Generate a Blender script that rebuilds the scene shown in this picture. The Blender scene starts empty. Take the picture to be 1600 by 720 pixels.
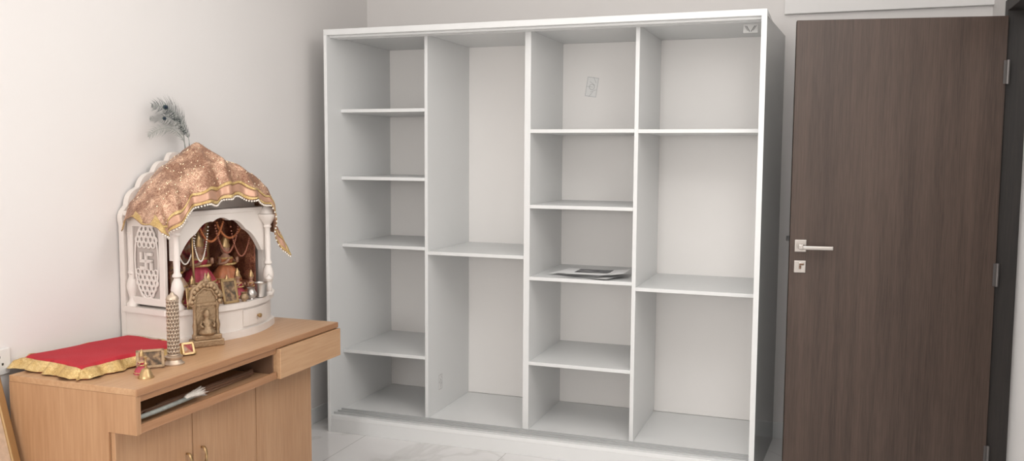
import bpy, bmesh, math, random
from mathutils import Matrix, Vector, Euler
random.seed(7)
C = bpy.context.scene.collection
scene = bpy.context.scene
scene.view_settings.view_transform = 'Standard'

# ---------------------------------------------------------------- materials
def nmat(name):
    m = bpy.data.materials.new(name); m.use_nodes = True
    return m, m.node_tree.nodes, m.node_tree.links, m.node_tree.nodes['Principled BSDF']

def mat(name, col, rough=0.5, metal=0.0, noise=0.0, nscale=8.0, bump=0.0, bscale=60.0, coat=0.0):
    m, N, L, B = nmat(name)
    B.inputs['Roughness'].default_value = rough
    B.inputs['Metallic'].default_value = metal
    B.inputs['Coat Weight'].default_value = coat
    tc = N.new('ShaderNodeTexCoord')
    nz = N.new('ShaderNodeTexNoise'); nz.inputs['Scale'].default_value = nscale
    nz.inputs['Detail'].default_value = 4
    L.new(tc.outputs['Object'], nz.inputs['Vector'])
    cr = N.new('ShaderNodeMix'); cr.data_type = 'RGBA'
    c = col
    cr.inputs[6].default_value = (c[0]*(1-noise), c[1]*(1-noise), c[2]*(1-noise), 1)
    cr.inputs[7].default_value = (min(1, c[0]*(1+noise)), min(1, c[1]*(1+noise)), min(1, c[2]*(1+noise)), 1)
    L.new(nz.outputs['Fac'], cr.inputs[0]); L.new(cr.outputs[2], B.inputs['Base Color'])
    if bump > 0:
        n2 = N.new('ShaderNodeTexNoise'); n2.inputs['Scale'].default_value = bscale
        L.new(tc.outputs['Object'], n2.inputs['Vector'])
        bp = N.new('ShaderNodeBump'); bp.inputs['Strength'].default_value = bump
        bp.inputs['Distance'].default_value = 0.01
        L.new(n2.outputs['Fac'], bp.inputs['Height']); L.new(bp.outputs['Normal'], B.inputs['Normal'])
    return m

def wood(name, c1, c2, axis='Z', scale=6.0, rough=0.45, stretch=0.06, bump=0.05):
    m, N, L, B = nmat(name)
    B.inputs['Roughness'].default_value = rough
    tc = N.new('ShaderNodeTexCoord'); mp = N.new('ShaderNodeMapping')
    s = [1, 1, 1]; s['XYZ'.index(axis)] = stretch
    mp.inputs['Scale'].default_value = s
    L.new(tc.outputs['Object'], mp.inputs['Vector'])
    n1 = N.new('ShaderNodeTexNoise'); n1.inputs['Scale'].default_value = scale
    n1.inputs['Detail'].default_value = 6; n1.inputs['Distortion'].default_value = 0.6
    n2 = N.new('ShaderNodeTexNoise'); n2.inputs['Scale'].default_value = scale*14
    n2.inputs['Detail'].default_value = 3
    L.new(mp.outputs[0], n1.inputs['Vector']); L.new(mp.outputs[0], n2.inputs['Vector'])
    mx = N.new('ShaderNodeMath'); mx.operation = 'MULTIPLY_ADD'; mx.inputs[1].default_value = 0.5
    ad = N.new('ShaderNodeMath'); ad.operation = 'MULTIPLY'; ad.inputs[1].default_value = 0.5
    L.new(n2.outputs['Fac'], ad.inputs[0])
    L.new(n1.outputs['Fac'], mx.inputs[0]); L.new(ad.outputs[0], mx.inputs[2])
    r = N.new('ShaderNodeValToRGB')
    r.color_ramp.elements[0].position = 0.36; r.color_ramp.elements[0].color = (*c1, 1)
    r.color_ramp.elements[1].position = 0.64; r.color_ramp.elements[1].color = (*c2, 1)
    L.new(mx.outputs[0], r.inputs[0]); L.new(r.outputs[0], B.inputs['Base Color'])
    bp = N.new('ShaderNodeBump'); bp.inputs['Strength'].default_value = bump; bp.inputs['Distance'].default_value = 0.005
    L.new(mx.outputs[0], bp.inputs['Height']); L.new(bp.outputs['Normal'], B.inputs['Normal'])
    return m

def brocade(name, c1, c2, scale=45, metal=0.35, rough=0.4, dark=(0.55, 0.46, 0.42)):
    m, N, L, B = nmat(name)
    B.inputs['Roughness'].default_value = rough; B.inputs['Metallic'].default_value = metal
    tc = N.new('ShaderNodeTexCoord')
    v = N.new('ShaderNodeTexVoronoi'); v.feature = 'DISTANCE_TO_EDGE'; v.inputs['Scale'].default_value = scale
    nz = N.new('ShaderNodeTexNoise'); nz.inputs['Scale'].default_value = scale*0.7; nz.inputs['Detail'].default_value = 5
    mixv = N.new('ShaderNodeMix'); mixv.data_type = 'RGBA'; mixv.inputs[0].default_value = 0.06
    L.new(tc.outputs['Object'], nz.inputs['Vector']); L.new(tc.outputs['Object'], mixv.inputs[6]); L.new(nz.outputs['Color'], mixv.inputs[7])
    L.new(mixv.outputs[2], v.inputs['Vector'])
    r = N.new('ShaderNodeValToRGB')
    r.color_ramp.elements[0].position = 0.05; r.color_ramp.elements[0].color = (*c2, 1)
    r.color_ramp.elements[1].position = 0.16; r.color_ramp.elements[1].color = (*c1, 1)
    e = r.color_ramp.elements.new(0.32); e.color = (c2[0]*0.9, c2[1]*0.9, c2[2]*0.9, 1)
    L.new(v.outputs['Distance'], r.inputs[0])
    v2 = N.new('ShaderNodeTexVoronoi'); v2.feature = 'SMOOTH_F1'; v2.inputs['Scale'].default_value = scale*0.35
    L.new(mixv.outputs[2], v2.inputs['Vector'])
    r2 = N.new('ShaderNodeValToRGB'); r2.color_ramp.elements[0].position = 0.25; r2.color_ramp.elements[0].color = (1, 1, 1, 1)
    r2.color_ramp.elements[1].position = 0.55; r2.color_ramp.elements[1].color = (*dark, 1)
    L.new(v2.outputs['Distance'], r2.inputs[0])
    mu = N.new('ShaderNodeMix'); mu.data_type = 'RGBA'; mu.blend_type = 'MULTIPLY'; mu.inputs[0].default_value = 1
    L.new(r.outputs[0], mu.inputs[6]); L.new(r2.outputs[0], mu.inputs[7]); L.new(mu.outputs[2], B.inputs['Base Color'])
    bp = N.new('ShaderNodeBump'); bp.inputs['Strength'].default_value = 0.6; bp.inputs['Distance'].default_value = 0.004
    L.new(v.outputs['Distance'], bp.inputs['Height']); L.new(bp.outputs['Normal'], B.inputs['Normal'])
    return m

def printmat(name, cols, scale=20, rough=0.55):
    m, N, L, B = nmat(name)
    B.inputs['Roughness'].default_value = rough
    tc = N.new('ShaderNodeTexCoord')
    nz = N.new('ShaderNodeTexNoise'); nz.inputs['Scale'].default_value = scale; nz.inputs['Detail'].default_value = 5
    L.new(tc.outputs['Object'], nz.inputs['Vector'])
    r = N.new('ShaderNodeValToRGB'); r.color_ramp.interpolation = 'EASE'
    n = len(cols)
    r.color_ramp.elements[0].position = 0.35; r.color_ramp.elements[0].color = (*cols[0], 1)
    r.color_ramp.elements[1].position = 0.65; r.color_ramp.elements[1].color = (*cols[-1], 1)
    for i in range(1, n-1):
        e = r.color_ramp.elements.new(0.35+0.3*i/(n-1)); e.color = (*cols[i], 1)
    L.new(nz.outputs['Fac'], r.inputs[0]); L.new(r.outputs[0], B.inputs['Base Color'])
    return m

def marblefloor():
    m, N, L, B = nmat('white_marble_tile')
    B.inputs['Roughness'].default_value = 0.12
    tc = N.new('ShaderNodeTexCoord')
    nz = N.new('ShaderNodeTexNoise'); nz.inputs['Scale'].default_value = 1.3; nz.inputs['Detail'].default_value = 7
    nz.inputs['Distortion'].default_value = 1.0
    L.new(tc.outputs['Object'], nz.inputs['Vector'])
    r = N.new('ShaderNodeValToRGB')
    r.color_ramp.elements[0].position = 0.475; r.color_ramp.elements[0].color = (0.76, 0.75, 0.745, 1)
    r.color_ramp.elements[1].position = 0.52; r.color_ramp.elements[1].color = (0.76, 0.75, 0.745, 1)
    e = r.color_ramp.elements.new(0.5); e.color = (0.66, 0.65, 0.64, 1)
    L.new(nz.outputs['Fac'], r.inputs[0])
    br = N.new('ShaderNodeTexBrick'); br.offset = 0; br.inputs['Scale'].default_value = 1.0
    br.inputs['Brick Width'].default_value = 0.8; br.inputs['Row Height'].default_value = 0.8
    br.inputs['Mortar Size'].default_value = 0.0025
    br.inputs['Mortar'].default_value = (0.5, 0.49, 0.48, 1)
    L.new(tc.outputs['Object'], br.inputs['Vector'])
    L.new(r.outputs[0], br.inputs['Color1']); L.new(r.outputs[0], br.inputs['Color2'])
    L.new(br.outputs['Color'], B.inputs['Base Color'])
    return m

M_wall = mat('painted_wall', (0.78, 0.758, 0.742), 0.75, noise=0.015, nscale=2, bump=0.03, bscale=120)
M_ceil = mat('ceiling_paint', (0.84, 0.83, 0.82), 0.8)
M_floor = marblefloor()
M_lam = mat('white_laminate', (0.79, 0.80, 0.797), 0.33, noise=0.01)
M_lamback = mat('back_laminate', (0.85, 0.83, 0.81), 0.5, noise=0.01)
M_edge = mat('edge_band', (0.73, 0.74, 0.737), 0.4)
M_gloss = mat('grey_gloss_laminate', (0.155, 0.168, 0.165), 0.2)
M_alu = mat('track_profile', (0.50, 0.51, 0.51), 0.35, 0.2)
M_door = wood('dark_walnut', (0.042, 0.026, 0.019), (0.080, 0.052, 0.039), 'Z', 22, 0.5, 0.03, 0.03)
M_frame = wood('black_brown_frame', (0.010, 0.008, 0.007), (0.024, 0.018, 0.015), 'Z', 9, 0.6)
M_wood = wood('honey_veneer', (0.40, 0.215, 0.108), (0.51, 0.300, 0.165), 'Z', 7, 0.42, 0.06, 0.03)
M_woody = wood('honey_veneer_long', (0.45, 0.25, 0.128), (0.56, 0.345, 0.195), 'Y', 7, 0.38, 0.06, 0.03)
M_woodedge = wood('veneer_edge', (0.33, 0.16, 0.075), (0.43, 0.23, 0.12), 'Y', 6, 0.4)
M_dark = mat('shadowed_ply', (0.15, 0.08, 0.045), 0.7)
M_brass = mat('aged_brass', (0.36, 0.25, 0.15), 0.5, 0.6, noise=0.25, nscale=60, bump=0.3, bscale=150)
M_goldk = mat('polished_brass', (0.50, 0.34, 0.17), 0.35, 0.8)
M_steel = mat('brushed_steel', (0.52, 0.49, 0.46), 0.3, 0.9)
M_marble = mat('carved_white_marble', (0.77, 0.71, 0.66), 0.45, noise=0.04, nscale=14)
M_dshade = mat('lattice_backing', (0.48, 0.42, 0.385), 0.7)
M_broc = brocade('copper_brocade', (0.38, 0.165, 0.10), (0.78, 0.53, 0.37), 55, 0.25, 0.42)
M_backcloth = brocade('red_gold_brocade', (0.16, 0.02, 0.02), (0.38, 0.17, 0.09), 60, 0.2, 0.5)
M_satin = mat('rose_gold_satin', (0.54, 0.31, 0.21), 0.35, 0.3, noise=0.2, nscale=40)
M_goldlace = brocade('gold_lace', (0.52, 0.33, 0.11), (0.88, 0.68, 0.34), 110, 0.45, 0.38, (0.82, 0.74, 0.62))
M_red = mat('red_cotton', (0.44, 0.018, 0.030), 0.85, noise=0.12, nscale=10, bump=0.25, bscale=260)
M_pearl = mat('pearl', (0.82, 0.76, 0.68), 0.2)
M_sequin = mat('sequin', (0.9, 0.75, 0.55), 0.15, 0.9)
M_paper = mat('white_paper', (0.88, 0.88, 0.88), 0.8)
M_photo = printmat('printed_page', [(0.04, 0.04, 0.05), (0.13, 0.13, 0.14), (0.35, 0.35, 0.35)], 14)
M_pic1 = printmat('devotional_print', [(0.12, 0.02, 0.02), (0.40, 0.05, 0.06), (0.45, 0.20, 0.10), (0.46, 0.32, 0.24)], 32)
M_pic2 = printmat('brown_print', [(0.07, 0.05, 0.03), (0.16, 0.10, 0.06), (0.34, 0.22, 0.12)], 60, 0.75)
M_pink = mat('pink_silk', (0.42, 0.05, 0.08), 0.45, noise=0.5, nscale=50)
M_orange = mat('orange_silk', (0.45, 0.16, 0.07), 0.45, noise=0.5, nscale=50)
M_cream = mat('cream_silk', (0.55, 0.40, 0.29), 0.45, noise=0.3, nscale=50)
M_skinp = mat('painted_clay', (0.38, 0.21, 0.14), 0.45)
M_feather = mat('feather_barbs', (0.05, 0.065, 0.065), 0.5, 0.0, noise=0.6, nscale=25)
M_featherg = mat('feather_grey', (0.34, 0.36, 0.335), 0.6, noise=0.5, nscale=40)
M_eye = mat('feather_eye', (0.01, 0.02, 0.05), 0.3)
M_plastic = mat('white_plastic', (0.75, 0.74, 0.72), 0.35)
M_black = mat('black_slot', (0.02, 0.02, 0.02), 0.5)
M_sticker = mat('sticker_paper', (0.80, 0.80, 0.79), 0.6)
M_ink = mat('grey_ink', (0.46, 0.46, 0.46), 0.6)
M_ink2 = mat('dark_grey_ink', (0.25, 0.25, 0.25), 0.6)
M_fluff = mat('white_fluff', (0.70, 0.65, 0.59), 0.9, noise=0.2, nscale=60)

# ---------------------------------------------------------------- helpers
def root(name, loc, rot=0.0, label=None, category=None, group=None, kind=None):
    e = bpy.data.objects.new(name, None); e.empty_display_size = 0.05
    e.location = loc; e.rotation_euler = (0, 0, rot); C.objects.link(e)
    tag(e, label, category, group, kind); return e

def tag(o, label=None, category=None, group=None, kind=None):
    if label: o['label'] = label
    if category: o['category'] = category
    if group: o['group'] = group
    if kind: o['kind'] = kind
    return o

def finish(name, bm, m, parent=None, loc=(0, 0, 0), rot=(0, 0, 0), smooth=False):
    me = bpy.data.meshes.new(name); bmesh.ops.recalc_face_normals(bm, faces=bm.faces[:])
    bm.to_mesh(me); bm.free()
    ms = m if isinstance(m, (list, tuple)) else [m]
    for x in ms: me.materials.append(x)
    if smooth:
        for p in me.polygons: p.use_smooth = True
    o = bpy.data.objects.new(name, me); o.location = loc; o.rotation_euler = rot
    if parent: o.parent = parent
    C.objects.link(o); return o

def add_box(bm, c, s, mi=0, rot=None, bev=0.0):
    r = bmesh.ops.create_cube(bm, size=1.0)
    vs = r['verts']
    M = Matrix.Translation(c) @ (rot.to_4x4() if rot else Matrix.Identity(4)) @ Matrix.Diagonal((s[0], s[1], s[2], 1))
    bmesh.ops.transform(bm, matrix=M, verts=vs)
    fs = set(f for v in vs for f in v.link_faces)
    for f in fs: f.material_index = mi
    if bev > 0:
        es = list(set(e for v in vs for e in v.link_edges))
        bmesh.ops.bevel(bm, geom=es, offset=bev, segments=2, affect='EDGES', profile=0.5)

def box(name, c, s, m, parent=None, bev=0.0015, rot=(0, 0, 0)):
    bm = bmesh.new(); add_box(bm, (0, 0, 0), s, bev=bev)
    return finish(name, bm, m, parent, c, rot)

def bx(name, x0, x1, y0, y1, z0, z1, m, parent=None, bev=0.0015):
    return box(name, ((x0+x1)/2, (y0+y1)/2, (z0+z1)/2), (x1-x0, y1-y0, z1-z0), m, parent, bev)

def add_lathe(bm, prof, segs=28, mat4=Matrix.Identity(4), mod=None, mi=0):
    rings = []
    for (r, z) in prof:
        if r < 1e-6:
            rings.append([bm.verts.new(mat4 @ Vector((0, 0, z)))])
        else:
            ring = []
            for i in range(segs):
                a = 2*math.pi*i/segs
                rr = r*(mod(a, z) if mod else 1)
                ring.append(bm.verts.new(mat4 @ Vector((rr*math.cos(a), rr*math.sin(a), z))))
            rings.append(ring)
    for A, Bq in zip(rings, rings[1:]):
        for i in range(segs):
            j = (i+1) % segs
            if len(A) == 1 and len(Bq) == 1: continue
            if len(A) == 1: f = bm.faces.new((A[0], Bq[i], Bq[j]))
            elif len(Bq) == 1: f = bm.faces.new((A[i], A[j], Bq[0]))
            else: f = bm.faces.new((A[i], A[j], Bq[j], Bq[i]))
            f.material_index = mi
    for R in (rings[0], rings[-1]):
        if len(R) > 1: 
            f = bm.faces.new(R); f.material_index = mi

def lathe(name, prof, m, parent=None, loc=(0, 0, 0), segs=28, rot=(0, 0, 0), mod=None):
    bm = bmesh.new(); add_lathe(bm, prof, segs, mod=mod)
    o = finish(name, bm, m, parent, loc, rot, smooth=True)
    try: o.data.set_sharp_from_angle(angle=math.radians(50))
    except Exception: pass
    return o

def prism(name, pts, a0, a1, m, parent=None, loc=(0, 0, 0), plane='YZ', bev=0.0, rot=(0, 0, 0)):
    bm = bmesh.new()
    def P(p, a):
        return (a, p[0], p[1]) if plane == 'YZ' else ((p[0], p[1], a) if plane == 'XY' else (p[0], a, p[1]))
    A = [bm.verts.new(P(p, a0)) for p in pts]; Bq = [bm.verts.new(P(p, a1)) for p in pts]
    bm.faces.new(A); bm.faces.new(list(reversed(Bq)))
    n = len(pts)
    for i in range(n): bm.faces.new((A[i], A[(i+1) % n], Bq[(i+1) % n], Bq[i]))
    return finish(name, bm, m, parent, loc, rot)

def add_tube(bm, pts, rad, segs=8, mi=0):
    pts = [Vector(p) for p in pts]; rings = []
    n = len(pts)
    for i, p in enumerate(pts):
        t = (pts[min(i+1, n-1)]-pts[max(i-1, 0)]).normalized()
        u = t.cross(Vector((0, 0, 1)))
        if u.length < 1e-3: u = t.cross(Vector((0, 1, 0)))
        u.normalize(); w = t.cross(u)
        r = rad(i/(n-1)) if callable(rad) else rad
        rings.append([bm.verts.new(p+(u*math.cos(2*math.pi*k/segs)+w*math.sin(2*math.pi*k/segs))*r) for k in range(segs)])
    for A, Bq in zip(rings, rings[1:]):
        for k in range(segs):
            f = bm.faces.new((A[k], A[(k+1) % segs], Bq[(k+1) % segs], Bq[k])); f.material_index = mi; f.smooth = True
    bm.faces.new(rings[0]).material_index = mi; bm.faces.new(rings[-1]).material_index = mi

def add_ball(bm, c, r, mi=0, seg=10, sc=(1, 1, 1)):
    v = bmesh.ops.create_uvsphere(bm, u_segments=seg, v_segments=max(6, seg//2+1), radius=r)['verts']
    bmesh.ops.transform(bm, matrix=Matrix.Translation(c) @ Matrix.Diagonal((*sc, 1)), verts=v)
    for f in set(f for q in v for f in q.link_faces): f.material_index = mi; f.smooth = True

def add_ring(bm, c, R, r, normal='Y', seg=16, s2=6, mi=0, sz=1.0):
    rings = []
    for i in range(seg):
        a = 2*math.pi*i/seg; ring = []
        for k in range(s2):
            b = 2*math.pi*k/s2
            rr = R+r*math.cos(b); h = r*math.sin(b)
            p = (rr*math.cos(a), h, rr*math.sin(a)*sz) if normal == 'Y' else (h, rr*math.cos(a), rr*math.sin(a)*sz)
            if normal == 'Z': p = (rr*math.cos(a), rr*math.sin(a), h)
            ring.append(bm.verts.new(Vector(c)+Vector(p)))
        rings.append(ring)
    for i in range(seg):
        A, Bq = rings[i], rings[(i+1) % seg]
        for k in range(s2):
            f = bm.faces.new((A[k], A[(k+1) % s2], Bq[(k+1) % s2], Bq[k])); f.smooth = True; f.material_index = mi

def interp(tab, x):
    if x <= tab[0][0]: return tab[0][1]
    for (a, b), (c, d) in zip(tab, tab[1:]):
        if x <= c:
            t = (x-a)/(c-a); t = t*t*(3-2*t)*0.35+t*0.65
            return b+(d-b)*t
    return tab[-1][1]

# ---------------------------------------------------------------- room
WL, WR, WB, WF, ZC = -2.66, 0.72, 4.83, -2.6, 2.75
def st(o): o['kind'] = 'structure'; return o
st(bx('floor', WL-0.1, 3.0, WF-0.1, WB+0.1, -0.1, 0, M_floor, bev=0))
st(bx('ceiling', WL-0.1, 3.0, WF-0.1, WB+0.1, ZC, ZC+0.1, M_ceil, bev=0))
st(bx('wall_left', WL-0.1, WL, WF-0.1, WB+0.1, 0, ZC, M_wall, bev=0))
st(bx('wall_back', WL, 3.0, WB, WB+0.1, 0, ZC, M_wall, bev=0))
st(bx('wall_front', WL, 3.0, WF-0.1, WF, 0, ZC, M_wall, bev=0))
OY0, OY1, OZ = 3.36, 4.345, 2.17
bm = bmesh.new()
add_box(bm, ((WR+WR+0.2)/2, (WF+OY0)/2, ZC/2), (0.2, OY0-WF, ZC))
add_box(bm, ((WR+WR+0.2)/2, (OY1+WB)/2, ZC/2), (0.2, WB-OY1, ZC))
add_box(bm, ((WR+WR+0.2)/2, (OY0+OY1)/2, (OZ+ZC)/2), (0.2, OY1-OY0, ZC-OZ))
st(finish('wall_right', bm, M_wall))
st(bx('wall_corridor', 2.9, 3.0, WF, WB, 0, ZC, M_wall, bev=0))
bm = bmesh.new()
add_box(bm, (0.737, 4.31, OZ/2), (0.085, 0.07, OZ), bev=0.003)
add_box(bm, (0.737, 3.395, OZ/2), (0.085, 0.07, OZ), bev=0.003)
add_box(bm, (0.737, (OY0+OY1)/2, OZ-0.025), (0.085, OY1-OY0-0.14, 0.05), bev=0.003)
st(finish('trim_1', bm, M_frame))
st(bx('trim_2', -0.235, WR, WB-0.04, WB, 2.225, ZC, M_ceil, bev=0.002))
st(bx('baseboard_left', WL, WL+0.012, WF, WB, 0, 0.085, M_edge, bev=0.002))
st(bx('baseboard_back', WL+0.012, WR, WB-0.012, WB, 0, 0.085, M_edge, bev=0.002))

# ---------------------------------------------------------------- door leaf
hp = Vector((0.690, 4.256, 0)); fp = Vector((-0.150, 4.130, 0))
dv = fp-hp; ang = math.atan2(dv.y, dv.x)-math.pi; DW = dv.length
door = box('door_1', (hp.x, hp.y, 0.008+2.085/2), (DW, 0.036, 2.085), M_door, bev=0.002, rot=(0, 0, ang))
for v in door.data.vertices: v.co.x -= DW/2
st(door)
zc = 0.008+2.085/2
hx = -DW+0.045
h = finish('door_handle', (lambda b: (add_box(b, (0, 0, 0), (0.050, 0.008, 0.054), bev=0.002), add_lathe(b, [(0.011, 0), (0.010, 0.04)], 16, Matrix.Rotation(math.pi/2, 4, 'X')), add_box(b, (0.060, -0.047, -0.004), (0.145, 0.012, 0.017), bev=0.004), add_box(b, (-0.004, -0.044, 0), (0.02, 0.02, 0.022), bev=0.003)) and b)(bmesh.new()), M_steel, door, (hx, -0.022, 1.105-zc))
h['label'] = 'brushed steel lever handle on square rose'
lk = finish('lock_plate', (lambda b: (add_box(b, (0, 0, 0), (0.050, 0.008, 0.054), bev=0.002), add_box(b, (0, -0.006, 0.004), (0.012, 0.006, 0.03), 1, bev=0.002), add_box(b, (0.006, -0.007, 0.012), (0.022, 0.006, 0.012), 1, bev=0.002)) and b)(bmesh.new()), [M_steel, M_dark], door, (hx, -0.022, 1.012-zc))
box('latch_bolt', (-DW-0.007, 0, 1.135-zc), (0.014, 0.016, 0.022), M_black, door)
M_hinge = mat('dull_hinge_steel', (0.16, 0.15, 0.145), 0.45, 0.7)
for hz in (1.86, 1.0, 0.2):
    bm = bmesh.new(); add_lathe(bm, [(0.006, -0.05), (0.006, 0.05)], 14)
    add_box(bm, (-0.007, 0.004, 0), (0.018, 0.003, 0.098))
    finish('hinge', bm, M_hinge, door, (0.006, -0.024, hz-zc))

# ---------------------------------------------------------------- wardrobe
X0, X1, YF, YB, ZT = -2.506, -0.264, 4.08, 4.80, 2.146
YI = 4.22
w = root('wardrobe', (0, 0, 0), label='white laminate open wardrobe with shelves and no doors', category='wardrobe')
w.location = ((X0+X1)/2, (YF+YB)/2, 0)
wx, wy = w.location.x, w.location.y
def wb(n, x0, x1, y0, y1, z0, z1, m, lab=None):
    o = bx(n, x0-wx, x1-wx, y0-wy, y1-wy, z0, z1, m, w)
    if lab: o['label'] = lab
    return o
T = 0.018
wb('side_panel', X0, X0+T, YF, YB, 0, ZT-0.030, M_lam)
o = prism('side_panel', [(X1-T-0.014-wx, YF-wy), (X1-0.008-wx, YF-wy), (X1+0.036-wx, YB-wy), (X1-T-wx, YB-wy)], 0, ZT-0.030, [M_lam, M_gloss, M_edge], w, plane='XY')
o['label'] = 'side panel with grey glossy outer face'
for p in o.data.polygons:
    if p.normal.x > 0.7: p.material_index = 1
    elif p.normal.y < -0.7: p.material_index = 2
wb('top_panel', X0, X1-0.008, YF, YB, ZT-0.030, ZT, M_edge)
wb('bottom_panel', X0+T, X1-T, YF+0.004, YB-0.012, 0.07, 0.09, M_lam)
wb('plinth', X0+T, X1-T-0.01, YF+0.004, YF+0.022, 0, 0.07, M_edge)
wb('back_panel', X0+T, X1-T, YB-0.010, YB, 0.09, ZT-0.030, M_lamback)
D = [(-1.992, -1.974), (-1.440, -1.408), (-0.882, -0.862)]
def twotone(o):
    o.data.materials.append(M_edge)
    for p in o.data.polygons:
        if p.normal.y < -0.7: p.material_index = 1
for a, b in D:
    twotone(wb('divider', a, b, YI, YB-0.010, 0.09, ZT-0.030, M_lam))
cols = [(X0+T, D[0][0]), (D[0][1], D[1][0]), (D[1][1], D[2][0]), (D[2][1], X1-T)]
sh = [[1.740, 1.378, 1.012, 0.425], [0.99], [1.628, 1.250, 0.885, 0.447], [1.626, 0.860]]
for (a, b), zs in zip(cols, sh):
    for z in zs:
        wb('shelf', a, b, YI, YB-0.010, z-0.018, z, M_edge)
for nm, z0, sgn in (('bottom_track', 0.09, 1), ('top_track', ZT-0.030, -1)):
    bm = bmesh.new()
    L_ = X1-X0-2*T-0.014
    add_box(bm, (-0.007, 0, sgn*0.001), (L_, 0.085, 0.002))
    for yy in (-0.04, 0.0, 0.04): add_box(bm, (-0.007, yy, sgn*0.005), (L_, 0.004, 0.010))
    finish(nm, bm, M_edge if sgn < 0 else M_alu, w, (0, YF+0.075-wy, z0))
def sticker(name, loc, rot, sx, sz, label, vmark=False):
    bm = bmesh.new(); add_box(bm, (0, 0, 0), (sx, 0.0008, sz), 0)
    t = 0.0018; y = -0.0008
    if vmark:
        for q in (-1, 1):
            add_box(bm, (q*sx*0.17, y, -0.002), (0.004, 0.0006, sz*0.75), 1, Matrix.Rotation(q*0.5, 3, 'Y'))
            add_box(bm, (q*sx*0.30, y, 0.002), (0.0025, 0.0006, sz*0.65), 1, Matrix.Rotation(q*0.5, 3, 'Y'))
    else:
        for k in range(5):
            a = (k-2)*0.5
            add_box(bm, (math.sin(k*2.1)*sx*0.2, y, (k-2)*sz*0.18), (sx*0.55, 0.0006, t), 1, Matrix.Rotation(a, 3, 'Y'))
        for q in (-1, 1):
            add_box(bm, (q*sx*0.46, y, 0), (t, 0.0006, sz*0.95), 1)
            add_box(bm, (0, y, q*sz*0.47), (sx*0.92, 0.0006, t), 1)
        add_ring(bm, (0, y, 0), sx*0.22, 0.0012, mi=1)
    o = finish(name, bm, [M_sticker, M_ink2 if vmark else M_ink], None, loc, rot)
    tag(o, label, 'sticker'); return o
sticker('sticker', (-1.242, YB-0.0108, 1.876), (0, 0.15, 0), 0.066, 0.11, 'pale printed sticker stuck on wardrobe back board')
sticker('sticker', (D[0][1]+0.0008, 4.378, 0.251), (0, 0, math.pi/2), 0.05, 0.085, 'small pale outline sticker on wardrobe divider')
sticker('sticker', (-0.36, 4.30, ZT-0.030-0.0235), (-0.35, 0, 0), 0.065, 0.045, 'peeling sticker hanging under wardrobe top board', True)
pr = random.Random(3)
for i in range(5):
    bm = bmesh.new(); nx, ny = 10, 6
    lw, ld = 0.297, 0.21
    g = [[bm.verts.new((-lw/2+lw*a/nx, -ld/2+ld*b/ny, 0.05*max(0, (a/nx-0.55))**2*(i/3))) for b in range(ny+1)] for a in range(nx+1)]
    for a in range(nx):
        for b in range(ny):
            f = bm.faces.new((g[a][b], g[a+1][b], g[a+1][b+1], g[a][b+1])); f.smooth = True
            if i == 4 and 1 <= a < 7 and 2 <= b < 6: f.material_index = 1
    o = finish('paper_sheet', bm, [M_paper, M_photo], None, (-1.115+pr.uniform(-.05, .05), 4.355+pr.uniform(-.03, .03), 0.8865+0.005*i), (0, 0, pr.uniform(-.45, .3)))
    tag(o, 'printed page with dark picture on top of paper pile' if i == 4 else 'loose white printed sheet lying on wardrobe shelf', 'paper', 'loose papers on the wardrobe shelf')

# ---------------------------------------------------------------- cabinet
CX0, CX1, CY0, CY1, CZ = -2.58, -2.045, 2.19, 3.42, 0.75
LF = -2.16
cab = root('cabinet', (-2.31, 2.81, 0), label='honey wood veneer cabinet with overhanging top, drawer and three doors', category='cabinet')
def cb(n, x0, x1, y0, y1, z0, z1, m, lab=None, par=None, bev=0.002):
    o = bx(n, x0+2.31, x1+2.31, y0-2.81, y1-2.81, z0, z1, m, par or cab, bev)
    if lab: o['label'] = lab
    return o
cb('top_board', CX0, CX1, CY0, CY1, CZ-0.022, CZ, M_woody)
cb('edge_strip', CX1-0.0005, CX1+0.004, CY0, CY1, CZ-0.024, CZ-0.0005, M_woodedge)
pts = [(CX0, 0), (LF, 0), (LF, 0.60), (CX1, 0.60), (CX1, CZ-0.022), (CX0, CZ-0.022)]
prism('side_panel', [(p[0]+2.31, p[1]) for p in pts], CY0-2.81, CY0+0.02-2.81, M_wood, cab, plane='XZ')
pts2 = [(CX0, 0), (LF, 0), (LF, 0.60), (CX0, 0.60)]
prism('side_panel', [(p[0]+2.31, p[1]) for p in pts2], 3.335-2.81, 3.355-2.81, M_wood, cab, plane='XZ')
cb('back_board', CX0, CX0+0.01, CY0+0.02, CY1, 0.60, CZ-0.022, M_wood)
cb('back_board', CX0, CX0+0.01, CY0+0.02, 3.335, 0, 0.60, M_wood)
cb('tray_board', CX0+0.01, CX1-0.012, CY0+0.02, CY1, 0.600, 0.618, M_woody)
cb('tray_edge', CX1-0.012, CX1-0.002, CY0+0.02, 2.955, 0.600, 0.630, M_woodedge)
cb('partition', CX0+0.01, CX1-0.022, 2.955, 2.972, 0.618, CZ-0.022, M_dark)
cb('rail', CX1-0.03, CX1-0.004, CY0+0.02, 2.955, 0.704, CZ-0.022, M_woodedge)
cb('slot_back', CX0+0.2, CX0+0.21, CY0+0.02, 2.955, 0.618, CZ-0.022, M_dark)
cb('drawer', CX1-0.40, CX1+0.012, 2.962, CY1+0.004, 0.600, 0.722, M_woody, 'drawer with plain veneer front')
cb('end_panel', CX0+0.01, CX1-0.012, CY1-0.018, CY1-0.0, 0.618, CZ-0.022, M_wood)
ys = [CY0+0.006, 2.566, 2.945, 3.35]
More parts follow.
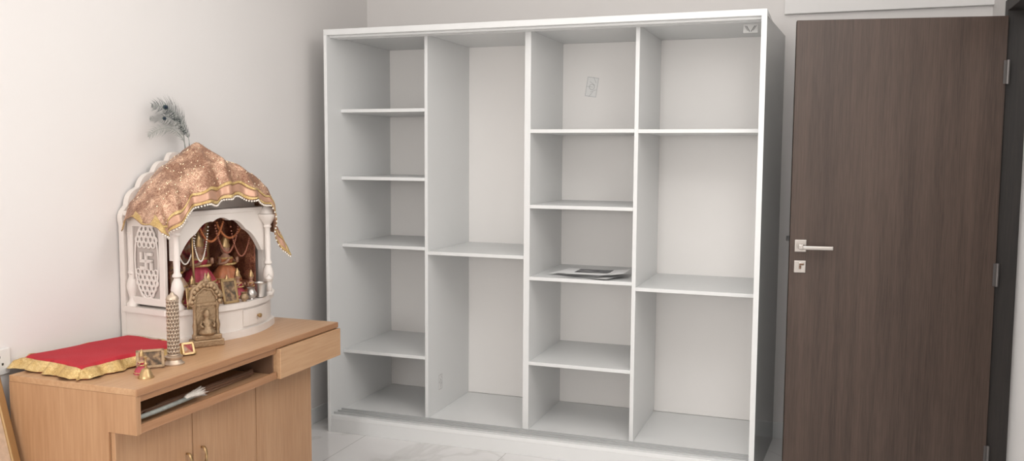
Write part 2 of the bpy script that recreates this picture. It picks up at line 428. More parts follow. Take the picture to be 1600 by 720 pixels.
for i in range(3):
    d = cb('door', LF+0.001, LF+0.019, ys[i]+0.002, ys[i+1]-0.002, 0.06, 0.597, M_wood)
    if i == 2: continue
    ky = ys[i+1]-0.035 if i == 0 else ys[i]+0.045
    bm = bmesh.new()
    add_tube(bm, [(0.0, 0, 0.030), (0.012, 0, 0.032), (0.020, 0, 0.02), (0.022, 0, 0.0), (0.020, 0, -0.02), (0.012, 0, -0.032), (0, 0, -0.030)], lambda t: 0.004+0.002*math.sin(t*math.pi), 8)
    finish('handle', bm, M_goldk, d, (0.009, ky-(ys[i]+ys[i+1])/2, 0.390-(0.06+0.597)/2))
cb('toe_kick', LF-0.02, LF-0.004, CY0+0.02, 3.335, 0, 0.06, M_woodedge)

fd = root('feather_duster', (-2.080, 2.23, 0.618+0.024), label='feather duster with grey stick and pale plume in cabinet slot', category='duster')
bm = bmesh.new(); add_tube(bm, [(0, 0.0, 0.0), (0, 0.12, 0.0), (0.0, 0.28, 0.004)], 0.008, 10)
add_tube(bm, [(0.0, 0.0, 0.0), (0.0, -0.012, 0.0)], 0.011, 10)
finish('handle', bm, M_featherg, fd)
bm = bmesh.new()
for i in range(110):
    t = random.random(); a = random.random()*6.28
    b0 = Vector((0, 0.22+0.05*t, 0.004)); rr = 0.010+0.010*t
    p1 = b0+Vector((math.cos(a)*rr, 0.04+0.025*random.random(), max(-0.018, math.sin(a)*rr+0.006)))
    add_tube(bm, [b0, (b0+p1)/2+Vector((math.cos(a)*.005, 0, .004)), p1], lambda q: 0.0038*(1-q)+0.0008, 5)
finish('plume', bm, M_fluff, fd)
M_stk = mat('old_cane', (0.22, 0.115, 0.07), 0.6, noise=0.3, nscale=30)
M_stk2 = mat('brown_cane', (0.32, 0.19, 0.125), 0.6, noise=0.3, nscale=30)
for k in range(6):
    bm = bmesh.new(); y0 = 2.26+0.045*(k % 4); ln = 2.93-y0-0.02*(k % 3)
    lay = k//3
    add_tube(bm, [(0, 0, 0), (0.001*(k-3), ln*0.5, 0.0), (0.002*(k-3), ln, 0.0)], 0.0055, 8)
    o = finish('long_stick', bm, M_stk if k % 2 else M_stk2, None, (-2.150+0.0135*(k % 3)+0.004*lay, y0, 0.6242+0.0118*lay))
    tag(o, 'thin brown cane lying in open cabinet slot', 'stick', 'thin sticks in the cabinet slot')

# ---------------------------------------------------------------- shrine
TR = math.radians(-8)
TO = Vector((-2.594, 3.057, CZ))
shr = root('home_shrine', TO, TR, 'white carved marble home shrine with pillars and lattice sides', 'shrine')
HW = 0.29
def foot(grow, bulge=0.11):
    p = [(0-0, -HW-grow), (0.235, -HW-grow)]
    n = 18
    for i in range(n+1):
        y = -(HW+grow)*0.93+2*(HW+grow)*0.93*i/n
        p.append((0.25+grow+bulge*math.cos(math.pi/2*y/(HW+grow))**0.9, y))
    p += [(0.235, HW+grow), (0, HW+grow)]
    return p
prism('base', foot(0.006), 0, 0.03, M_marble, shr, plane='XY')
prism('base_block', foot(-0.006), 0.03, 0.118, M_marble, shr, plane='XY')
prism('platform', foot(0.004), 0.118, 0.14, M_marble, shr, plane='XY')
bm = bmesh.new(); fr = foot(-0.004)
seg = [p for p in fr if 0.0 <= p[1] <= 0.2 and p[0] > 0.24]
A = [[bm.verts.new((p[0]+o_, p[1], z)) for p in seg] for o_, z in ((0.0, 0.040), (0.005, 0.040), (0.005, 0.108), (0.0, 0.108))]
for r0, r1 in ((0, 1), (1, 2), (2, 3), (3, 0)):
    for i in range(len(seg)-1): bm.faces.new((A[r0][i], A[r0][i+1], A[r1][i+1], A[r1][i]))
for i in (0, len(seg)-1): bm.faces.new([A[k][i] for k in range(4)])
drw = finish('drawer', bm, M_marble, shr)
midp = seg[len(seg)//2]
lathe('knob', [(0.004, 0), (0.004, 0.008), (0.009, 0.012), (0.009, 0.018), (0, 0.022)], M_goldk, drw, (midp[0]+0.005, midp[1], 0.074), 14, (0, math.pi/2, 0))
prof = [(0.026, 0), (0.026, 0.012), (0.019, 0.018), (0.014, 0.03), (0.021, 0.055), (0.025, 0.08), (0.020, 0.105), (0.011, 0.125), (0.018, 0.130), (0.018, 0.137), (0.012, 0.145), (0.0135, 0.20), (0.012, 0.25), (0.012, 0.285), (0.018, 0.292), (0.014, 0.300), (0.026, 0.318), (0.042, 0.338), (0.044, 0.346), (0.036, 0.350)]
fin = [(0.030, 0), (0.028, 0.012), (0.020, 0.026), (0.010, 0.036), (0.006, 0.044), (0.010, 0.050), (0.006, 0.058), (0.003, 0.075), (0, 0.082)]
for sy in (-1, 1):
    pl = lathe('pillar', prof, M_marble, shr, (0.262, sy*0.25, 0.14), 20)
    lathe('pillar_finial', fin, M_marble, pl, (0, 0, 0.350), 16)
    lathe('pillar', prof[:16], M_marble, shr, (0.03, sy*0.265, 0.14), 14)
lathe('baluster', [(0.018, 0), (0.018, 0.008), (0.010, 0.014), (0.015, 0.035), (0.008, 0.055), (0.014, 0.062), (0.016, 0.07), (0.008, 0.08), (0, 0.09)], M_marble, shr, (0.300, 0.212, 0.14), 14)
def swast(bm, cx, y, cz, s, t, mi):
    for dx, dz, lx, lz in ((0, 0, s*2, t), (0, 0, t, s*2), (s-t/2, -s/2, t, s), (-s+t/2, s/2, t, s), (s/2, s-t/2, s, t), (-s/2, -s+t/2, s, t)):
        add_box(bm, (cx+dx, y, cz+dz), (lx, 0.008, lz), mi)
for sy in (-1, 1):
    bm = bmesh.new(); yy = sy*0.268
    add_box(bm, (0.032, yy, 0.33), (0.03, 0.016, 0.36), bev=0.002)
    add_box(bm, (0.208, yy, 0.33), (0.03, 0.016, 0.36), bev=0.002)
    add_box(bm, (0.12, yy, 0.165), (0.15, 0.016, 0.03), bev=0.002)
    add_box(bm, (0.12, yy, 0.485), (0.15, 0.016, 0.05), bev=0.002)
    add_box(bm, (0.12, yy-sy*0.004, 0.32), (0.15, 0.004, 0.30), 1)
    for j in range(13):
        for i in range(5):
            cx = 0.12+(i-2)*0.025+(0.0125 if j % 2 else 0); cz = 0.195+j*0.0215
            if ((cx-0.12)/0.062)**2+((cz-0.325)/0.15)**2 < 1.05 and abs(cz-0.325) > 0.042:
                add_ring(bm, (cx, yy+sy*0.002, cz), 0.0110, 0.0042, 'Y', 12, 5, 0)
    add_ring(bm, (0.12, yy+sy*0.003, 0.325), 0.066, 0.004, 'Y', 32, 5, 0, sz=2.3)
    swast(bm, 0.12, yy+sy*0.005, 0.325, 0.034, 0.012, 0)
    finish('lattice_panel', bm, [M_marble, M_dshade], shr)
out = [(-0.25, 0.33), (-0.25, 0.50), (0.25, 0.50), (0.25, 0.33)]
inn = []
for i in range(41):
    t = i/40; y = 0.228-0.456*t
    a = abs(y)/0.228
    z = 0.33+0.145*(1-a**2.2)+0.010*abs(math.sin(t*math.pi*5))
    inn.append((y, min(z, 0.488)))
prism('arch', out+inn, 0.222, 0.246, M_marble, shr)
bx('roof_slab', 0.0, 0.25, -0.285, 0.285, 0.50, 0.52, M_marble, shr, 0.004)
prf = [(-0.285, 0.46), (-0.262, 0.540), (-0.205, 0.610), (-0.13, 0.672), (-0.055, 0.718), (0.0, 0.752)]
oc = [(-0.285, 0.0)]
for (a, b), (c, d) in zip(prf, prf[1:]):
    n = Vector((-(d-b), c-a)).normalized()
    for k in range(9):
        t = k/9; s = math.sin(math.pi*t)*0.016
        oc.append((a+(c-a)*t+n.x*s, b+(d-b)*t+n.y*s))
oc.append((0, 0.752))
oc = oc+[(-p[0], p[1]) for p in reversed(oc[:-1])]
prism('back_panel', oc, -0.02, 0.008, M_marble, shr)
ridge = [(-0.38, 0.50), (-0.34, 0.575), (-0.25, 0.655), (-0.14, 0.722), (-0.05, 0.770), (0.0, 0.792), (0.05, 0.768), (0.13, 0.722), (0.22, 0.690), (0.28, 0.635), (0.325, 0.53), (0.355, 0.42)]
hem = [(-0.38, 0.450), (-0.33, 0.430), (-0.27, 0.485), (-0.18, 0.540), (0, 0.570), (0.14, 0.56), (0.22, 0.52), (0.27, 0.43), (0.315, 0.325), (0.355, 0.305)]
gp = [(-0.25, 0.52)]+[(y/100, interp(ridge, y/100)-0.085) for y in range(-24, 25, 3)]+[(0.25, 0.52)]
prism('roof', gp, 0.06, 0.19, M_marble, shr)

# ---- brocade cloth
cl = root('brocade_cloth', TO, TR, 'copper and gold brocade cloth draped over shrine roof', 'cloth')
YA, YZ_ = -0.38, 0.355
def canopy(y, q, off=0.0):
    R = interp(ridge, y); H = interp(hem, y)
    e = min(1, abs(y)/0.38)
    qs = [(0, 0.018, R-0.070+0.01*e), (0.12, 0.045, R-0.028+0.01*e), (0.32, 0.120, R), (0.5, 0.195, R-0.012-0.02*(1-e)), (0.68, 0.255, R*0.72+H*0.28), (0.85, 0.295, R*0.28+H*0.72), (1.0, 0.308, H)]
    X = interp([(a, b) for a, b, c in qs], q); Z = interp([(a, c) for a, b, c in qs], q)
    f = q**1.5
    amp = 1+0.8*max(0, (abs(y)-0.2)/0.18)
    fold = (math.sin(y*52+q*2)*0.011*f+math.sin(y*25+1.3+q*3)*0.008*q+math.sin(y*95+q*3)*0.004*q)*amp
    Y = y*(0.78+0.22*min(1, X/0.28))
    X = X*(1-0.10*max(0, (y-0.26)/0.095))+fold+off
    Z += math.sin(y*31+q*7)*0.006*min(1, q*2)+0.005*math.sin(y*70+q*11)*min(1, q*2)+off*0.5
    return Vector((X, Y, Z))
def grid(y0, y1, q0, q1, ny, nq, off=0.0):
    bm = bmesh.new()
    g = [[bm.verts.new(canopy(y0+(y1-y0)*i/ny, q0+(q1-q0)*j/nq, off)) for j in range(nq+1)] for i in range(ny+1)]
    for i in range(ny):
        for j in range(nq):
            bm.faces.new((g[i][j], g[i+1][j], g[i+1][j+1], g[i][j+1])).smooth = True
    return bm
def solid(o, t):
    md = o.modifiers.new('thick', 'SOLIDIFY'); md.thickness = t; md.offset = 0
    return o
solid(finish('fabric', grid(YA, YZ_, 0, 1, 150, 36), M_broc, cl, smooth=True), 0.003)
for q0, q1 in ((0.84, 0.875), (0.965, 0.998)):
    solid(finish('gold_border', grid(YA+.002, YZ_-.002, q0, q1, 150, 4, 0.004), M_goldlace, cl, smooth=True), 0.002)
solid(finish('satin_band', grid(YA+.002, YZ_-.002, 0.880, 0.960, 150, 5, 0.0025), M_satin, cl, smooth=True), 0.002)
solid(finish('gold_border', grid(YA-.002, YA+.02, 0, 1, 4, 30, 0.004), M_goldlace, cl, smooth=True), 0.002)
solid(finish('gold_border', grid(YZ_-.015, YZ_+.002, 0, 1, 4, 30, 0.004), M_goldlace, cl, smooth=True), 0.002)
bm = bmesh.new()
for i in range(90):
    y = YA+.004+(YZ_-YA-.008)*i/89; p = canopy(y, 1.0, 0.003); add_ball(bm, p-Vector((0, 0, 0.006)), 0.0042, 0, 8)
tag(finish('pearl_trim', bm, M_pearl, cl), kind='stuff')
bm = bmesh.new(); rr = random.Random(5)
for i in range(260):
    add_ball(bm, canopy(rr.uniform(-.36, .34), rr.uniform(.1, .83), 0.003), rr.uniform(.002, .0045), 0, 8, (0.5, 1, 1))
tag(finish('sequins', bm, M_sequin, cl), kind='stuff')

# ---- peacock feathers
def feather(pts, width, label, mt, eye=True, nb=60, start=0.25):
    pts = [(p[0], p[1], p[2]-0.005) for p in pts]
    o = root('peacock_feather', pts[0], 0, label, 'feather', 'peacock feathers behind the shrine')
    P = [Vector(p)-Vector(pts[0]) for p in pts]
    def ev(t):
        n = len(P)-1; f = t*n; i = min(int(f), n-1); u = f-i
        p0 = P[max(i-1, 0)]; p1 = P[i]; p2 = P[i+1]; p3 = P[min(i+2, n)]
        return 0.5*((2*p1)+(p2-p0)*u+(2*p0-5*p1+4*p2-p3)*u*u+(3*p1-p0-3*p2+p3)*u**3)
    bm = bmesh.new(); add_tube(bm, [ev(i/20) for i in range(21)], lambda t: 0.0022*(1-0.7*t), 6)
    finish('quill', bm, M_featherg, o)
    bm = bmesh.new(); r2 = random.Random(len(label))
    for i in range(nb):
        t = start+(0.98-start)*i/(nb-1); c = ev(t); tg = (ev(min(t+.02, 1))-ev(t-.02)).normalized()
        sd = Vector((0, tg.z, -tg.y))
        wd = width*(math.sin(math.pi*min(1, (t-start+0.05)/(1.03-start)))**0.6+0.15)
        for s in (-1, 1):
            j = r2.uniform(.7, 1.25)
            tip = c+sd*s*wd*j+tg*wd*1.2+Vector((r2.uniform(-.005, .005), 0, 0))
            mid = c+sd*s*wd*0.6*j+tg*wd*0.35
            a = 0.0013
            v = [bm.verts.new(c-tg*a), bm.verts.new(mid-tg*a), bm.verts.new(tip), bm.verts.new(mid+tg*a), bm.verts.new(c+tg*a)]
            bm.faces.new(v).material_index = 0 if r2.random() < 0.72 else 1
    finish('barbs', bm, [mt, M_featherg], o)
    if eye:
        bm = bmesh.new(); c = ev(0.80); add_ball(bm, c+Vector((0.003, 0, 0)), width*0.38, 0, 16, (0.08, 1.2, 0.7)); add_ball(bm, c+Vector((0.005, 0, 0)), width*0.22, 1, 14, (0.12, 1.2, 0.7))
        finish('eye_spot', bm, [mat('eye_teal', (0.05, 0.08, 0.08), 0.4), M_eye], o)
xw = -2.612
feather([(xw+.01, 3.115, 1.50), (xw+.01, 3.11, 1.58), (xw+.01, 3.085, 1.65), (xw+.01, 3.02, 1.69), (xw+.01, 2.92, 1.695)], 0.038, 'dark peacock feather curling over above shrine crown', M_feather, nb=66)
feather([(xw+.020, 3.112, 1.49), (xw+.020, 3.095, 1.56), (xw+.020, 3.03, 1.605), (xw+.020, 2.95, 1.60), (xw+.020, 2.885, 1.57)], 0.026, 'grey drooping peacock feather above shrine crown', M_featherg, False, 42)
feather([(xw+.030, 3.118, 1.50), (xw+.03, 3.115, 1.57), (xw+.03, 3.075, 1.62), (xw+.03, 2.99, 1.645), (xw+.03, 2.885, 1.640)], 0.028, 'black and white peacock feather over shrine crown', M_feather, True, 52)

# ---------------------------------------------------------------- things in the shrine
def tl(lx, ly, z):
    c, s = math.cos(TR), math.sin(TR)
    return (TO.x+lx*c-ly*s, TO.y+lx*s+ly*c, CZ+z)
PZ = 0.141
def framed(name, loc, rz, w_, h_, fm, pm, tilt, label, bw=0.008):
    o = root(name, loc, rz, label, 'picture')
    o.rotation_euler = (0, tilt, rz)
    bm = bmesh.new(); t = 0.008
    add_box(bm, (0, 0, bw/2), (t, w_, bw), bev=.0015); add_box(bm, (0, 0, h_-bw/2), (t, w_, bw), bev=.0015)
    add_box(bm, (0, -w_/2+bw/2, h_/2), (t, bw, h_), bev=.0015); add_box(bm, (0, w_/2-bw/2, h_/2), (t, bw, h_), bev=.0015)
    finish('frame', bm, fm, o)
    box('print', (0, 0, h_/2), (0.003, w_-bw, h_-bw), pm, o, 0)
    return o
path = [(0.205-0.187*k/14, -0.232) for k in range(15)]+[(0.018, -0.232+0.464*k/40) for k in range(1, 40)]+[(0.018+0.187*k/14, 0.232) for k in range(15)]
bm = bmesh.new()
g = []
for i, (px, py) in enumerate(path):
    col = []
    for j in range(9):
        wv = 0.0035*math.sin(i*1.1)*(0.4+0.6*(1-j/8))
        if 15 <= i < 54: col.append(bm.verts.new((px+wv, py, 0.002+0.345*j/8)))
        else: col.append(bm.verts.new((px, py-wv*math.copysign(1, py), 0.002+0.345*j/8)))
    g.append(col)
for i in range(len(g)-1):
    for j in range(8): bm.faces.new((g[i][j], g[i+1][j], g[i+1][j+1], g[i][j+1])).smooth = True
o = solid(finish('backdrop_cloth', bm, M_backcloth, None, tl(0, 0, PZ), (0, 0, TR)), 0.002); tag(o, 'red and gold brocade cloth hung inside shrine', 'cloth')
ped = root('pedestal', tl(0.125, 0, PZ), TR, 'low step covered with red gold brocade inside shrine', 'stand')
box('step', (0, 0, 0.0275), (0.145, 0.44, 0.055), M_backcloth, ped, 0.004)
box('gold_border', (0.0735, 0, 0.012), (0.003, 0.44, 0.014), M_goldlace, ped, 0.001)
framed('framed_picture', tl(0.042, -0.03, PZ+0.056), TR, 0.30, 0.27, M_goldk, M_pic1, 0, 'red and gold devotional print in shrine', 0.012)
framed('framed_picture', tl(0.316, -0.200, PZ), TR-0.5, 0.080, 0.085, M_goldk, M_pic2, -0.25, 'small gold framed dark picture on shrine platform', 0.012)
framed('framed_picture', tl(0.335, -0.040, PZ), TR-0.2, 0.07, 0.10, M_goldk, M_pic2, -0.25, 'small gold framed picture standing on shrine platform', 0.010)

def idol(loc, s, dress, label, crown=True, rz=0.0):
    o = root('deity_figurine', loc, rz, label, 'figurine')
    bm = bmesh.new()
    prof = [(0.042, 0), (0.043, 0.004), (0.032, 0.03), (0.018, 0.05), (0.020, 0.065), (0.024, 0.078), (0.012, 0.088), (0.008, 0.093), (0.013, 0.100), (0.0155, 0.110), (0.013, 0.121), (0, 0.127)]
    add_lathe(bm, [(r*s*(0.8 if z < 0.04 else 1), z*s) for r, z in prof], 18)
    for q in (-1, 1):
        add_tube(bm, [(0, q*0.022*s, 0.078*s), (0.008*s, q*0.036*s, 0.060*s), (0.028*s, q*0.026*s, 0.066*s), (0.036*s, q*0.018*s, 0.080*s)], lambda t: (0.0065-0.002*t)*s, 8)
    add_ball(bm, (0.0155*s, 0, 0.108*s), 0.003*s, 0, 6)
    finish('body', bm, M_skinp, o, smooth=True)
    lathe('dress', [(0.050*s, 0.0), (0.048*s, 0.01*s), (0.036*s, 0.035*s), (0.021*s, 0.055*s), (0.025*s, 0.070*s), (0.027*s, 0.076*s)], dress, o, (0, 0, 0), 36, mod=lambda a, z: 1+0.09*math.sin(a*9)*(1-z/(0.08*s)))
    bm = bmesh.new()
    add_ring(bm, (0, 0, 0.078*s), 0.022*s, 0.004*s, 'Z', 18, 6)
    add_ring(bm, (0.004*s, 0, 0.060*s), 0.030*s, 0.004*s, 'Z', 18, 6)
    add_ring(bm, (0, 0, 0.012*s), 0.049*s, 0.003*s, 'Z', 24, 6)
    finish('garland', bm, M_goldlace, o)
    if crown:
        lathe('crown', [(0.016*s, 0.114*s), (0.018*s, 0.120*s), (0.013*s, 0.130*s), (0.015*s, 0.136*s), (0.008*s, 0.148*s), (0.003*s, 0.158*s), (0, 0.165*s)], M_goldk, o, segs=14)
    return o
PH = PZ+0.056
idol(tl(0.125, -0.015, PH), 1.42, M_pink, 'figurine in pink silk dress with gold crown', rz=TR)
idol(tl(0.125, 0.135, PH), 1.28, M_orange, 'figurine in orange silk dress with gold crown', rz=TR)
idol(tl(0.125, -0.150, PH), 1.15, M_cream, 'figurine in cream silk dress with gold crown', rz=TR)
idol(tl(0.243, 0.085, PZ), 0.78, M_pink, 'small red dressed figurine on shrine platform', rz=TR)
idol(tl(0.243, 0.165, PZ), 0.68, M_orange, 'tiny orange dressed figurine beside shrine pillar', rz=TR)
idol(tl(0.243, -0.075, PZ), 0.78, M_orange, 'small orange dressed figurine on shrine platform', rz=TR)
idol(tl(0.243, -0.160, PZ), 0.75, M_pink, 'tiny red dressed figurine on shrine platform', rz=TR)
idol(tl(0.262, 0.006, PZ), 0.66, M_goldk, 'tiny brass figurine on shrine platform', rz=TR)
def garland(y0, y1, z0, drop, lx, m, label, name='bead_garland', r=0.0042, n=44):
    bm = bmesh.new()
    for i in range(n+1):
        t = i/n; y = y0+(y1-y0)*t; z = z0-drop*math.sin(math.pi*t)**0.75
        add_ball(bm, (lx, y, z), r, 0, 8)
    o = finish(name, bm, m, None, TO, (0, 0, TR)); tag(o, label, 'garland', kind='stuff')
M_rud = mat('brown_seed_beads', (0.28, 0.10, 0.06), 0.6)
M_mari = mat('orange_beads', (0.42, 0.14, 0.05), 0.6)
garland(-0.13, -0.04, 0.470, 0.16, 0.214, M_pearl, 'white pearl bead garland hanging inside shrine arch', r=0.0034)
garland(-0.21, -0.10, 0.435, 0.13, 0.204, M_pearl, 'small white bead garland hanging inside shrine arch', r=0.0034)
garland(0.0, 0.14, 0.470, 0.14, 0.206, M_rud, 'brown wooden bead garland hanging inside shrine')
garland(0.08, 0.20, 0.440, 0.13, 0.216, M_rud, 'brown bead garland hanging beside shrine pillar', r=0.0036)
garland(-0.08, 0.06, 0.474, 0.09, 0.196, M_mari, 'orange bead garland hanging under shrine arch', r=0.005)
garland(0.03, 0.18, 0.460, 0.07, 0.188, M_mari, 'orange flower bead garland hanging under shrine arch', r=0.005)
bm = bmesh.new(); add_tube(bm, [(0, 0, 0), (0, 0.0, 0.29)], 0.005, 8); add_ball(bm, (0, 0, 0.295), 0.009)
o = finish('brass_staff', bm, M_goldk, None, tl(0.207, -0.112, PZ), (0.05, 0.0, 0)); tag(o, 'thin gilded staff standing inside shrine', 'staff')
cup = [(0.016, 0), (0.020, 0.003), (0.021, 0.045), (0.024, 0.052), (0.022, 0.052), (0.019, 0.045), (0.018, 0.006), (0, 0.005)]
lota = [(0.014, 0), (0.012, 0.004), (0.024, 0.016), (0.026, 0.026), (0.019, 0.040), (0.014, 0.046), (0.021, 0.054), (0.019, 0.054), (0.012, 0.046), (0, 0.044)]
def vessel(name, prof, loc, s, m, label, cat):
    o = lathe(name, [(r*s, z*s) for r, z in prof], m, None, loc, 24); tag(o, label, cat); return o
vessel('steel_tumbler', cup, tl(0.322, 0.140, PZ), 1.2, M_steel, 'shiny steel tumbler standing on shrine platform', 'cup')
vessel('water_pot', lota, tl(0.325, 0.080, PZ), 0.9, M_steel, 'small round steel water pot on shrine platform', 'pot')
vessel('water_pot', lota, tl(0.340, 0.025, PZ), 0.7, M_brass, 'tiny brass water pot on shrine platform', 'pot')
vessel('oil_lamp', [(0.018, 0), (0.015, 0.004), (0.005, 0.010), (0.005, 0.018), (0.020, 0.026), (0.022, 0.030), (0.018, 0.028), (0, 0.024)], tl(0.322, -0.125, PZ), 0.9, M_brass, 'small brass oil lamp on shrine platform', 'lamp')

# ---------------------------------------------------------------- things on the cabinet top
SC = Vector((-2.436, 2.472, CZ)); SR = math.radians(-9)
stl = root('low_stool', SC, SR, 'low wooden stool hidden under red cloth', 'stool')
box('seat', (0, 0, 0.0335), (0.27, 0.38, 0.010), M_wood, stl)
for a in (-1, 1):
    for b in (-1, 1): box('leg', (a*0.12, b*0.17, 0.0143), (0.025, 0.025, 0.0285), M_wood, stl)
clo = root('altar_cloth', SC, SR, 'red cotton cloth with gold lace border over low stool', 'cloth')
def clothp(p, q, off=0.0):
    ax, ay = 0.140, 0.198; top = 0.0422
    ex = max(0, abs(p)-ax); ey = max(0, abs(q)-ay); sx = math.copysign(1, p); sy = math.copysign(1, q)
    e = max(ex, ey); k = min(1, e/0.03)
    s_ = p if ey >= ex else q
    wav = (0.009*math.sin(s_*61+0.7*sx)+0.005*math.sin(s_*23+sy)+0.003*math.sin(s_*140))*k
    drop = e*0.66*(1-math.exp(-e/0.014))
    x = sx*(min(abs(p), ax)+ex*0.76)+sx*wav*(1 if ex > ey else 0.2)
    y = sy*(min(abs(q), ay)+ey*0.76)+sy*wav*(1 if ey >= ex else 0.2)
    z = top-drop+0.0022*math.sin(p*31+1)*math.sin(q*27)+off+0.5*wav*k
    if ex > 0 and ey > 0: z -= 0.25*min(ex, ey)
    return Vector((x+sx*off*(ex > 0), y+sy*off*(ey > 0), max(z, 0.0035+off)))
def cgrid(p0, p1, q0, q1, n1, n2, off=0.0):
    bm = bmesh.new()
    g = [[bm.verts.new(clothp(p0+(p1-p0)*i/n1, q0+(q1-q0)*j/n2, off)) for j in range(n2+1)] for i in range(n1+1)]
    for i in range(n1):
        for j in range(n2): bm.faces.new((g[i][j], g[i+1][j], g[i+1][j+1], g[i][j+1])).smooth = True
    return bm
PA, QA = 0.202, 0.256
solid(finish('fabric', cgrid(-PA, PA, -QA, QA, 90, 100), M_red, clo, smooth=True), 0.002)
BW = 0.041
for (a, b, c, d) in ((-PA-.004, PA+.004, -QA-.004, -QA+BW), (-PA-.004, PA+.004, QA-BW, QA+.004), (-PA-.004, -PA+BW, -QA+BW, QA-BW), (PA-BW, PA+.004, -QA+BW, QA-BW)):
    solid(finish('gold_border', cgrid(a, b, c, d, 70, 70, 0.0025), M_goldlace, clo, smooth=True), 0.0015)

inc = root('incense_holder', (-2.170, 2.512, CZ), 0, 'tall perforated metal incense tube on round base', 'incense holder')
M_asil = mat('antique_silver', (0.56, 0.45, 0.35), 0.38, 0.7, noise=.2, nscale=50)
lathe('base', [(0.036, 0), (0.037, 0.005), (0.030, 0.010), (0.026, 0.018), (0.031, 0.024), (0.031, 0.030), (0.022, 0.034)], M_asil, inc, segs=28)
bm = bmesh.new()
add_lathe(bm, [(0.0182, 0.034), (0.0182, 0.235)], 24, mi=1)
for z in (0.036, 0.235): add_ring(bm, (0, 0, z), 0.0200, 0.003, 'Z', 24, 6)
for j in range(15):
    for i in range(12):
        a = 2*math.pi*(i+(0.5 if j % 2 else 0))/12; z0 = 0.040+j*0.0130; z1 = z0+0.0130
        for s in (-1, 1):
            a1 = a+s*math.pi/12
            add_tube(bm, [(0.0197*math.cos(a), 0.0197*math.sin(a), z0), (0.0197*math.cos(a1), 0.0197*math.sin(a1), z1)], 0.0021, 5)
finish('perforated_tube', bm, [M_asil, mat('tube_inside', (0.22, 0.16, 0.12), 0.7)], inc)
lathe('cap', [(0.022, 0.235), (0.022, 0.240), (0.016, 0.247), (0.008, 0.252), (0.006, 0.257), (0, 0.262)], M_asil, inc, segs=24)

th = root('brass_throne', (*tl(0.360, -0.200, 0)[:2], CZ), TR-0.45, 'ornate aged brass arched throne with small seated idol', 'throne')
th.scale = (1.15, 1.15, 1.15)
box('base', (0, 0, 0.012), (0.055, 0.105, 0.024), M_brass, th, 0.004)
box('step', (0.004, 0, 0.032), (0.044, 0.090, 0.016), M_brass, th, 0.003)
for q in (-1, 1):
    lathe('pillar', [(0.008, 0), (0.006, 0.01), (0.009, 0.03), (0.005, 0.05), (0.005, 0.085), (0.008, 0.095), (0.009, 0.105)], M_brass, th, (0.0, q*0.038, 0.040), 12)
bm = bmesh.new()
ap = []
for i in range(25):
    a = math.pi*i/24; rad = 1+0.10*abs(math.sin(a*4.5)); ap.append((0.050*math.cos(a)*rad, 0.140+0.072*math.sin(a)**0.9*rad))
add_tube(bm, [(0, y, z) for y, z in ap], 0.007, 8)
add_tube(bm, [(0, y*0.72, 0.140+(z-0.140)*0.72) for y, z in ap], 0.005, 8)
for i in range(1, 24, 2): add_ball(bm, (0.003, ap[i][0]*0.88, 0.140+(ap[i][1]-0.14)*0.88), 0.0085, 0, 8)
add_box(bm, (-0.004, 0, 0.125), (0.004, 0.086, 0.17), bev=0.002)
add_lathe(bm, [(0.010, 0.213), (0.012, 0.222), (0.005, 0.232), (0.002, 0.248), (0, 0.25)], 12)
add_box(bm, (0, 0, 0.143), (0.012, 0.108, 0.008))
finish('arch', bm, M_brass, th)
bm = bmesh.new()
add_lathe(bm, [(0.026, 0.040), (0.030, 0.048), (0.020, 0.060), (0.013, 0.070), (0.017, 0.085), (0.007, 0.093), (0.012, 0.103), (0.010, 0.114), (0.006, 0.122), (0, 0.130)], 18, Matrix.Translation((0.008, 0, 0)))
for q in (-1, 1): add_tube(bm, [(0.008, q*0.015, 0.086), (0.014, q*0.024, 0.074), (0.026, q*0.018, 0.066)], 0.0045, 8)
finish('seated_idol', bm, M_brass, th, smooth=True)
framed('framed_picture', (-2.195, 2.425, CZ+0.003), -0.80, 0.092, 0.068, M_brass, M_pic2, -0.50, 'small brass framed dark picture leaning beside incense tube', 0.010)
framed('framed_picture', (-2.210, 2.640, CZ+0.003), -0.5, 0.048, 0.048, M_goldk, M_pic1, -0.40, 'tiny gold framed picture beside brass throne', 0.009)
bl = root('hand_bell', (-2.125, 2.325, CZ), 0, 'small brass hand bell on cabinet top', 'bell')
lathe('bell_cup', [(0.026, 0), (0.0265, 0.002), (0.021, 0.010), (0.017, 0.022), (0.013, 0.030), (0.004, 0.034)], M_goldk, bl, segs=24)
lathe('handle', [(0.004, 0.033), (0.003, 0.040), (0.007, 0.046), (0.003, 0.052), (0.003, 0.064), (0.007, 0.070), (0, 0.077)], M_goldk, bl, segs=14)
idol((-2.178, 2.365, CZ), 0.52, M_pink, 'tiny red dressed brass figurine beside hand bell', True, -0.6)

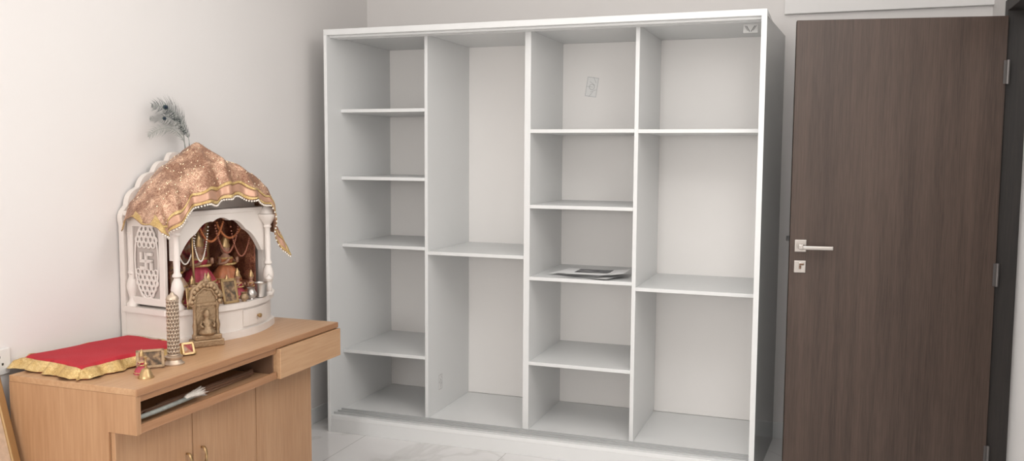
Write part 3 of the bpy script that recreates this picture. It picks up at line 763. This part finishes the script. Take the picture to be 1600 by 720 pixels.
# ---------------------------------------------------------------- left wall things
sp = root('wall_socket', (WL, 2.185, 0.78), 0, 'white plastic power socket plate on the wall', 'socket')
box('plate', (0.005, 0, 0), (0.010, 0.15, 0.09), M_plastic, sp, 0.003)
for yy in (-0.045, 0.03):
    bm = bmesh.new()
    for a, b in ((0, 0.018), (-0.012, -0.008), (0.012, -0.008)): add_box(bm, (0.0106, yy+a, b), (0.001, 0.007, 0.008))
    finish('socket_holes', bm, M_black, sp)
lf = root('leaning_frame', (-2.405, 1.915, 0.003), 0, 'gold framed picture leaning against wall beside cabinet', 'picture')
lf.rotation_euler = (0, -0.26, 0)
bm = bmesh.new()
for yy in (-0.24, 0.24): add_box(bm, (0, yy, 0.40), (0.02, 0.03, 0.79), bev=.004)
for zz in (0.015, 0.785): add_box(bm, (0, 0, zz), (0.02, 0.51, 0.03), bev=.004)
finish('frame', bm, M_goldk, lf)
box('print', (0, 0, 0.40), (0.006, 0.46, 0.76), M_cream, lf, 0)

# ---------------------------------------------------------------- lights
def area(n, loc, sz, e, col, rot=(0, 0, 0), sy=None):
    l = bpy.data.lights.new(n, 'AREA'); l.shape = 'RECTANGLE'; l.size = sz; l.size_y = sy or sz; l.energy = e; l.color = col
    o = bpy.data.objects.new(n, l); o.location = loc; o.rotation_euler = rot; C.objects.link(o); return o
def bulb(n, loc, e, col, r=0.2):
    l = bpy.data.lights.new(n, 'POINT'); l.shadow_soft_size = r; l.energy = e; l.color = col
    o = bpy.data.objects.new(n, l); o.location = loc; C.objects.link(o); return o
area('ceiling_light', (-0.8, 2.3, 2.72), 2.6, 28, (1.0, 0.975, 0.95))
bulb('fill_bulb', (0.05, 2.4, 2.35), 22, (1.0, 0.975, 0.95))  # added point fill, no hanging lamp; evens walls and wardrobe
bulb('fill_bulb', (-1.0, -1.9, 1.75), 135, (1.0, 0.98, 0.96), 0.3)  # added frontal fill behind the camera, brightens the wardrobe bays
area('corridor_light', (1.9, 3.2, 2.72), 0.8, 16, (1.0, 0.97, 0.94))
wd = bpy.data.worlds.new('world'); scene.world = wd; wd.use_nodes = True
wd.node_tree.nodes['Background'].inputs[0].default_value = (0.9, 0.9, 0.95, 1)
wd.node_tree.nodes['Background'].inputs[1].default_value = 0.3

# ---------------------------------------------------------------- camera
cam = bpy.data.cameras.new('camera'); cam.sensor_width = 36; cam.lens = 1380/1600*36
co = bpy.data.objects.new('camera', cam); C.objects.link(co)
M = Matrix.Translation((0, 0, 1.5)) @ Matrix.Rotation(math.radians(19.6), 4, 'Z') @ Matrix.Rotation(math.radians(90-4.89), 4, 'X') @ Matrix.Rotation(math.radians(0.35), 4, 'Z')
co.matrix_world = M
scene.camera = co
